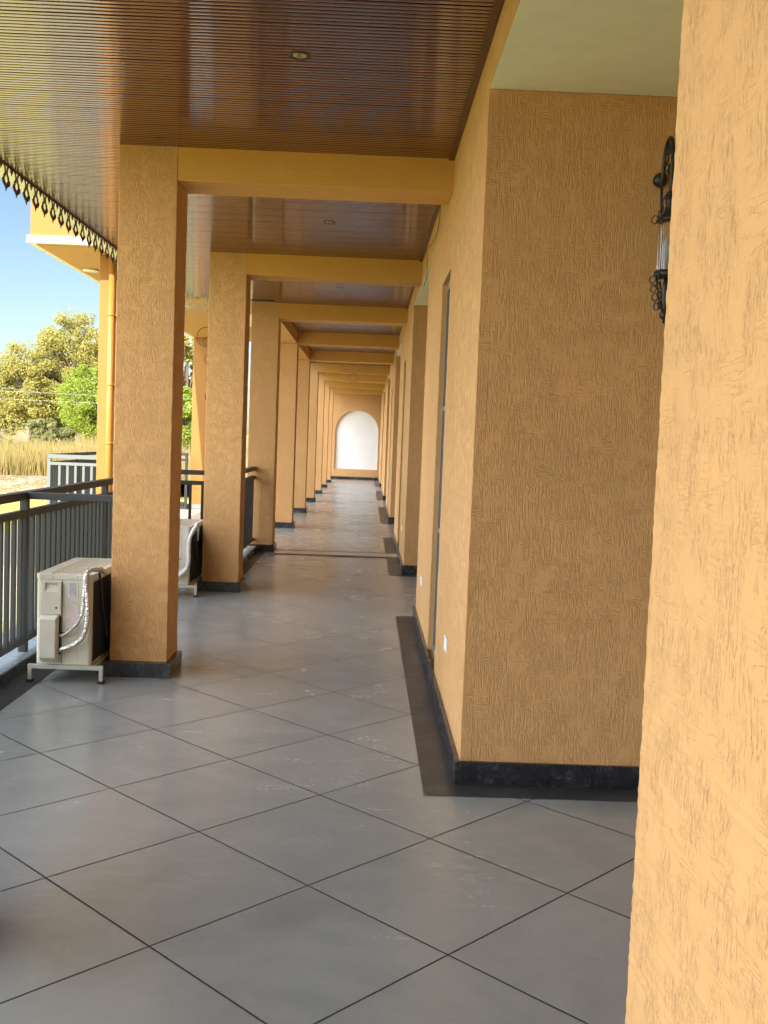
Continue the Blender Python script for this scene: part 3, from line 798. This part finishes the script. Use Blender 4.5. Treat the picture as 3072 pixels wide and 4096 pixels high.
pipe(a1, [(.143, -.012, .175), (.170, -.024, .182), (.215, -.030, .215), (.255, -.034, .262), (.278, -.034, .32), (.284, -.028, .40), (.284, -.020, .47), (.290, -.008, .525)], .0095, m_foil, wob=.05)
pipe(a1, [(.143, -.012, .192), (.17, -.022, .192), (.205, -.030, .205), (.24, -.036, .24), (.262, -.038, .285), (.276, -.03, .33)], .0042, m_black, 'power_cable')
pipe(a1, [(.350, .06, .545), (.352, .10, .45), (.352, .16, .30), (.356, .2, .2), (.36, .22, .12)], .007, m_black, 'power_cable')
stand('pale green steel stand under the far air conditioner behind the nearest column', (-1.945, 9.25, 0))
a2 = ac_unit('beige outdoor air conditioner with white-wrapped pipes, left of the second column', (-1.905, 9.295, .106))
pipe(a2, [(.143, -.012, .085), (.20, -.035, .085), (.26, -.045, .10), (.305, -.045, .15), (.325, -.045, .22), (.322, -.04, .32), (.325, -.03, .42), (.35, -.02, .49), (.375, .02, .54), (.375, .1, .54), (.36, .15, .4)], .018, m_wrapw, wob=.14)
pipe(a2, [(.143, -.012, .12), (.20, -.03, .115), (.25, -.035, .12), (.30, -.04, .15)], .014, m_wrapw, wob=.14)
pipe(a2, [(.365, .04, .52), (.365, .08, .42), (.362, .12, .33), (.36, .2, .2)], .012, m_black, 'power_cable', .1)

# ------------------------------------------------------------------ wall lanterns
def ring(bm, c, r_, th, u=(1, 0, 0), v=(0, 0, 1), a0=0, a1=360, n=22):
    u, v, c = Vector(u), Vector(v), Vector(c)
    tube(bm, [c+u*(r_*math.cos(R(a0+(a1-a0)*i/n)))+v*(r_*math.sin(R(a0+(a1-a0)*i/n))) for i in range(n+1)], th, 6)
def lantern(lab, loc, rot, sc=1.0, group=None):
    """origin at the wall; local -Y leaves the wall, z=0 lantern middle"""
    t = thing('wall_lantern', lab, 'lantern', loc, group); t.rotation_euler = (0, 0, rot); t.scale = (sc,)*3
    yo = -.20
    bm = BM(); lathe(bm, [(.030, 0), (.030, -.012), (.026, -.026), (.014, -.036), (.0005, -.040)], (0, -.001, .302), 24, 'Y'); obj('wall_plate', bm, m_black, t)
    bm = BM()
    tube(bm, spline([(0, -.03, .27), (0, -.05, .31), (0, -.065, .385), (0, -.11, .435), (0, -.17, .425), (0, yo, .36), (0, yo, .20)], 8), .0085, 8)
    tube(bm, spline([(0, -.03, .31), (0, -.055, .19), (0, -.085, .10), (0, -.15, .06)], 6), .006, 8)
    ring(bm, (0, -.10, .365), .026, .0045, (0, 1, 0)); ring(bm, (0, -.15, .395), .018, .0045, (0, 1, 0)); ring(bm, (0, -.155, .31), .020, .0045, (0, 1, 0))
    obj('bracket', bm, m_black, t)
    bm = BM()
    lathe(bm, [(.0005, .20), (.012, .195), (.018, .17), (.012, .15), (.02, .13), (.03, .112), (.05, .104), (.052, .088), (.045, .086), (.0005, .086)][::-1], (0, yo, 0), 24)
    for k in range(4):
        a = R(45+90*k); ux, uy = math.cos(a), math.sin(a)
        tube(bm, spline([(ux*.012, yo+uy*.012, .21), (ux*.035, yo+uy*.035, .175), (ux*.030, yo+uy*.030, .14), (ux*.048, yo+uy*.048, .10)], 6), .003, 6)
        ring(bm, (ux*.066, yo+uy*.066, .105), .016, .0026, (ux, uy, 0))
    obj('crown', bm, m_black, t)
    bm = BM(); lathe(bm, [(.0005, -.135), (.046, -.135), (.050, -.128), (.050, -.112), (.044, -.108), (.0005, -.108)], (0, yo, 0), 24)
    for k in range(4):
        a = R(45+90*k); ux, uy = math.cos(a), math.sin(a)
        tube(bm, [(ux*.046, yo+uy*.046, -.11), (ux*.046, yo+uy*.046, .09)], .0022, 6)
    obj('cage', bm, m_black, t)
    bm = BM(); n = 28
    for ra in (.040, .038):
        for i in range(n):
            a, b = 2*math.pi*i/n, 2*math.pi*(i+1)/n
            f = quad(bm, (ra*math.cos(a), yo+ra*math.sin(a), -.107), (ra*math.cos(b), yo+ra*math.sin(b), -.107), (ra*math.cos(b), yo+ra*math.sin(b), .085), (ra*math.cos(a), yo+ra*math.sin(a), .085)); f.smooth = True
    bmesh.ops.remove_doubles(bm, verts=bm.verts[:], dist=1e-5)
    obj('glass_cylinder', bm, m_glass, t)
    bm = BM(); lathe(bm, [(.013, -.107), (.013, -.02), (.010, 0), (.005, .02), (.0005, .035)], (0, yo, 0), 16); obj('candle', bm, m_candle, t)
    bm = BM()
    lathe(bm, [(.0005, -0.3205), (.006, -0.317), (.005, -0.3065), (.016, -0.296), (.020, -0.282), (.010, -0.2715), (.014, -0.2575), (.010, -0.2365), (.016, -0.219), (.010, -0.205), (.016, -0.1805), (.012, -0.1595), (.008, -0.1353)], (0, yo, 0), 20)
    for k in range(4):
        a = R(45+90*k); u = Vector((math.cos(a), math.sin(a), 0)); o_ = Vector((0, yo, 0))
        tube(bm, [o_+u*.046+Vector((0, 0, -0.1315)), o_+u*.012+Vector((0, 0, -0.2715))], .0026, 6)
        for rz, rx in ((-.137, .062), (-.175, .055), (-.210, .046), (-.249, .036)):
            ring(bm, o_+u*rx+Vector((0, 0, rz)), .0145, .0026, tuple(u))
        tube(bm, spline([o_+u*.076+Vector((0, 0, -0.142)), o_+u*.060+Vector((0, 0, -0.1595)), o_+u*.040+Vector((0, 0, -0.1735))], 5), .0024, 6)
        tube(bm, spline([o_+u*.030+Vector((0, 0, -0.2155)), o_+u*.046+Vector((0, 0, -0.233)), o_+u*.046+Vector((0, 0, -0.2575))], 5), .0024, 6)
    obj('finial', bm, m_black, t)
    return t
lantern('black wrought-iron wall lantern with a glass cylinder, half hidden by the near right pier', (1.198, R1-.001, 2.335), R(-2), 1.0)

# scroll sconce behind the second column
t = thing('scroll_sconce', 'black scrollwork sconce with a pale tapering shade, peeking out left of the second column', 'sconce', (XL-.09, 13.45, 2.6))
bm = BM()
for (cx_, cz, r_) in ((-.60, .14, .125), (-.60, .085, .045), (-.56, -.15, .06), (-.54, -.40, .05)): ring(bm, (cx_+.08, 0, cz), r_, .0045, a0=60, a1=330)
tube(bm, spline([(-.40, 0, .3), (-.46, 0, .05), (-.42, 0, -.2), (-.40, 0, -.45), (-.52, 0, -.62), (-.42, 0, -.78)], 8), .007, 6)
tube(bm, [(-.42, 0, .1), (0, 0, .1)], .012, 8); tube(bm, spline([(0, 0, -.2), (-.2, 0, -.25), (-.4, 0, -.1)], 6), .008, 6)
obj('scrollwork', bm, m_black, t)
bm = BM(); lathe(bm, [(.02, -.4), (.05, -.05), (.12, .28), (.115, .28), (.045, -.05), (.015, -.4)], (-.36, 0, 0), 20); obj('shade', bm, m_trimw, t)

# ------------------------------------------------------------------ loose cables
def cable(lab, pts, r_=.004, mat=m_wire, cat='cable'):
    bm = BM(); P = spline(pts, 8); o = BM and None
    tube(bm, P, r_, 6); return tag(obj('loose_cable', bm, mat), lab, cat)
cable('thin brown cable dangling from the ceiling trim beside the first cross beam', [(XW-.02, 7.05, 3.17), (XW-.01, 7.35, 3.02), (XW-.02, 7.9, 3.0), (XW-.035, 8.3, 3.02), (XW-.02, 8.5, 2.96), (XW-.015, 8.62, 2.86), (XW-.02, 8.9, 2.83)], .003, m_wire)
def loop_pts(c, r_, u): 
    return [Vector(c)+Vector(u)*(r_*math.sin(2*math.pi*i/14))+Vector((0, 0, r_*(math.cos(2*math.pi*i/14)-1))) for i in range(15)]
cable('coiled cable loop hanging below a far cross beam, high over the white arch', loop_pts((-.37, colY(6)-.02, ZB+.0), .095, (1, 0, 0)), .0045)
cable('small coiled cable hanging on the far right wall near the last pier', loop_pts((XW-.03, 27.2, 2.60), .09, (0, 1, 0)) + [Vector((XW-.03, 26.5, 2.75)), Vector((XW-.02, 25.6, 2.9)), Vector((XW-.02, 24.8, 2.97))], .0045)

# ------------------------------------------------------------------ background
bm = BM()
nxs = 90
rows = []
for j in range(5):
    rows.append([bm.verts.new((-70+i*(64/nxs), 31.7+random.uniform(-.04, .04)+(-70+i*64/nxs+6)*-.02, GZ-.05+j*.15+(random.uniform(-.03, .03) if j == 4 else 0))) for i in range(nxs+1)])
for a, b in zip(rows, rows[1:]):
    for i in range(nxs): bm.faces.new((a[i], a[i+1], b[i+1], b[i]))
top = [bm.verts.new((v.co.x, v.co.y+.6, v.co.z)) for v in rows[-1]]
for i in range(nxs): bm.faces.new((rows[-1][i], rows[-1][i+1], top[i+1], top[i]))
tag(obj('retaining_wall', bm, m_stone), 'low reddish stone retaining wall along the far edge of the lawn', 'wall')

def leaves(bm, c, r3, n, size, rnd, shell=.35):
    for _ in range(n):
        while True:
            p = Vector((rnd.uniform(-1, 1), rnd.uniform(-1, 1), rnd.uniform(-1, 1)))
            if shell < p.length < 1: break
        p = Vector(c)+Vector((p.x*r3[0], p.y*r3[1], p.z*r3[2]))
        s = size*rnd.uniform(.6, 1.3)
        nn = Vector((rnd.gauss(0, 1), rnd.gauss(0, 1)-.9, rnd.gauss(0, 1)+.6)).normalized()
        a = nn.cross(Vector((rnd.uniform(-1, 1), rnd.uniform(-1, 1), rnd.uniform(-1, 1)))).normalized(); b = nn.cross(a)
        bm.faces.new([bm.verts.new(p+a*s), bm.verts.new(p+b*s*.55), bm.verts.new(p-a*s), bm.verts.new(p-b*s*.55)])
def tree(lab, x, y, z, h, rx, rz, mat, seed, clumps=40, per=230, size=.13, crown0=.35, lean=0, sparse=1.0, ry=None):
    rnd = random.Random(seed); t = thing('tree', lab, 'tree', (x, y, z), 'trees beyond the lawn')
    bm = BM(); r0 = h*.028
    tube(bm, spline([(0, 0, -.3), (lean*.3, .1, h*.2), (lean*.6, -.1, h*.45), (lean, 0, h*.85)], 6), r0, 9, True, [r0*(1-i/19*.8) for i in range(19)])
    cz = h*(crown0+(1-crown0)/2); cl = []
    for i in range(clumps):
        while True:
            p = Vector((rnd.uniform(-1, 1), rnd.uniform(-1, 1), rnd.uniform(-1, 1)))
            if p.length < 1: break
        q = Vector((p.x*rx*.86+lean, p.y*(ry or rx)*.86, cz+p.z*rz*.86)); cl.append(q)
        if i % 2 == 0:
            s = Vector((lean*.5, 0, h*rnd.uniform(.25, .5)))
            tube(bm, spline([s, s.lerp(q, .5)+Vector((rnd.uniform(-.3, .3), 0, .3)), q], 5), .05, 5, True, [r0*.45*(1-j/11*.85) for j in range(11)])
    obj('trunk', bm, m_bark, t)
    bm = BM()
    for q in cl:
        cr = rnd.uniform(.4, 1.1)*min(rx, rz)*.24
        leaves(bm, q, (cr*1.15, cr*1.15, cr*.85), int(per*sparse*rnd.uniform(.6, 1.3)), size, rnd, .2)
    obj('crown', bm, mat, t)
    return t
tree('tall yellow-green leafy tree, the biggest crown against the sky', -17.35, 62, .2, 8.75, 3.1, 4.1, m_leafY, 11, 150, 230, .075, .04)
tree('yellow-green tree filling the slope left of the biggest crown', -19.9, 61, .2, 6.7, 2.7, 3.1, m_leafY, 12, 110, 230, .075, .04)
tree('fresh bright green tree in front, beside the sunlit porch column', -14.6, 55, .2, 5.0, 2.2, 2.3, m_leafG, 13, 120, 210, .06, .06)
tree('sparse yellowish tree whose top shows against white sky in the column gap', -11.3, 64, .2, 8.0, 2.2, 3.8, m_leafY, 14, 90, 120, .11, .04, sparse=.8)
tree('bright green bush-like tree seen low in the column gap', -10.0, 57, .2, 4.0, 1.8, 1.9, m_leafG, 15, 80, 150, .085, .03)
tree('olive tree standing behind the fresh green one', -14.3, 67, .2, 7.0, 2.6, 3.3, m_leafD, 16, 90, 200, .09, .04)
tree('olive tree showing low between the two yellow-green crowns', -18.6, 65, .2, 4.6, 2.6, 2.2, m_leafD, 17, 90, 190, .085, .03)
tree('low yellowish tree at the left edge of the photo, under the palm', -22.6, 62, .2, 5.0, 2.2, 2.3, m_leafY, 18, 100, 200, .08, .04)
tree('distant olive tree far left outside the frame', -29, 66, .3, 6.5, 3.6, 2.8, m_leafD, 19, 60, 120, .14, .1)
tree('small yellow-green shrub in the tall dry grass left of the porch', -14.3, 42, .05, 1.0, .75, .45, m_leafG, 21, 24, 110, .05, .05)
tree('low olive thicket under the tall crown, at the foot of the slope', -17.6, 57, .1, 1.9, 1.6, .9, m_leafD, 22, 40, 120, .09, .05)
def palm(lab, x, y, z, h, fl, seed):
    rnd = random.Random(seed); t = thing('palm_tree', lab, 'palm', (x, y, z), 'palms at the left edge')
    bm = BM(); tube(bm, [(0, 0, -.3), (.05, 0, h*.5), (0, 0, h)], .18, 10); obj('trunk', bm, m_bark, t)
    bm = BM()
    for i in range(26):
        a = rnd.uniform(0, 2*math.pi); el = rnd.uniform(-.2, 1.3); d = Vector((math.cos(a), math.sin(a), 0))
        P = [Vector((0, 0, h))+d*(fl*s*math.cos(el*.7))+Vector((0, 0, fl*(math.sin(el)*s-.55*s*s))) for s in [k/9 for k in range(10)]]
        tube(bm, P, .015, 4)
        sd = d.cross(Vector((0, 0, 1)))
        for k in range(1, 10):
            for j in range(3):
                p = P[k-1].lerp(P[k], j/3)
                for s in (-1, 1):
                    tip = p+sd*s*fl*.22*(1.1-k/12)+d*fl*.1-Vector((0, 0, fl*.06)); w = d*.02
                    bm.faces.new([bm.verts.new(p-w), bm.verts.new(p+w), bm.verts.new(tip)])
    obj('crown', bm, m_palm, t)
palm('palm whose fronds show at the left edge above the low trees', -25.5, 70, .4, 4.9, 1.5, 5)
palm('short palm at the left edge low on the dry slope', -18.6, 50, .2, .7, 1.35, 6)
# power lines
for z, dz, lab in ((2.97, 0, 'upper thin cable crossing in front of the trees'), (2.63, 0, 'lower thin cable crossing in front of the trees')):
    bm = BM(); tube(bm, [(-30+i*3, 45, z-.008*(i*3-14)+.0006*(i*3-16)**2) for i in range(14)], .0035, 5); tag(obj('overhead_cable', bm, m_trimw), lab, 'cable', 'overhead cables')
# rubble
bm = BM(); rnd = random.Random(4)
for i in range(26):
    c = Vector((-13.6+rnd.gauss(0, .55), 48+rnd.gauss(0, .3), .25+abs(rnd.gauss(0, .16)))); r_ = rnd.uniform(.08, .2)
    m_ = bmesh.ops.create_icosphere(bm, subdivisions=1, radius=r_, matrix=Matrix.Translation(c))
    for v in m_['verts']: v.co += Vector((rnd.uniform(-1, 1), rnd.uniform(-1, 1), rnd.uniform(-1, 1)))*r_*.25
tag(obj('rubble_heap', bm, m_trimw), 'heap of pale rubble stones at the foot of the bright green tree', 'rubble')
# dry grass
bm = BM(); rnd = random.Random(9)
for i in range(26000):
    y = 32.5+rnd.random()**1.3*24; x = rnd.uniform(-.47, -.2)*y*1.0 if rnd.random() < .75 else rnd.uniform(-.6, -.12)*y
    nse = math.sin(x*1.3+2)*math.cos(y*.6)+math.sin(x*.5)
    h = rnd.uniform(.3, .95)*(1.2 if nse > 0 else .65); z = -.15+min(1, (y-32)/30)*.5
    if nse < -.9 and rnd.random() < .6: continue
    a = rnd.uniform(0, math.pi); w = .006+rnd.random()*.016; dx, dy = math.cos(a)*w, math.sin(a)*w; lx = rnd.uniform(-.25, .25)*h
    bm.faces.new([bm.verts.new((x-dx, y-dy, z)), bm.verts.new((x+dx, y+dy, z)), bm.verts.new((x+lx+dx*.3, y, z+h)), bm.verts.new((x+lx-dx*.3, y, z+h))])
tag(obj('dry_grass', bm, m_straw), 'tall dry straw-coloured grass covering the slope behind the stone wall', 'grass', None, 'stuff')
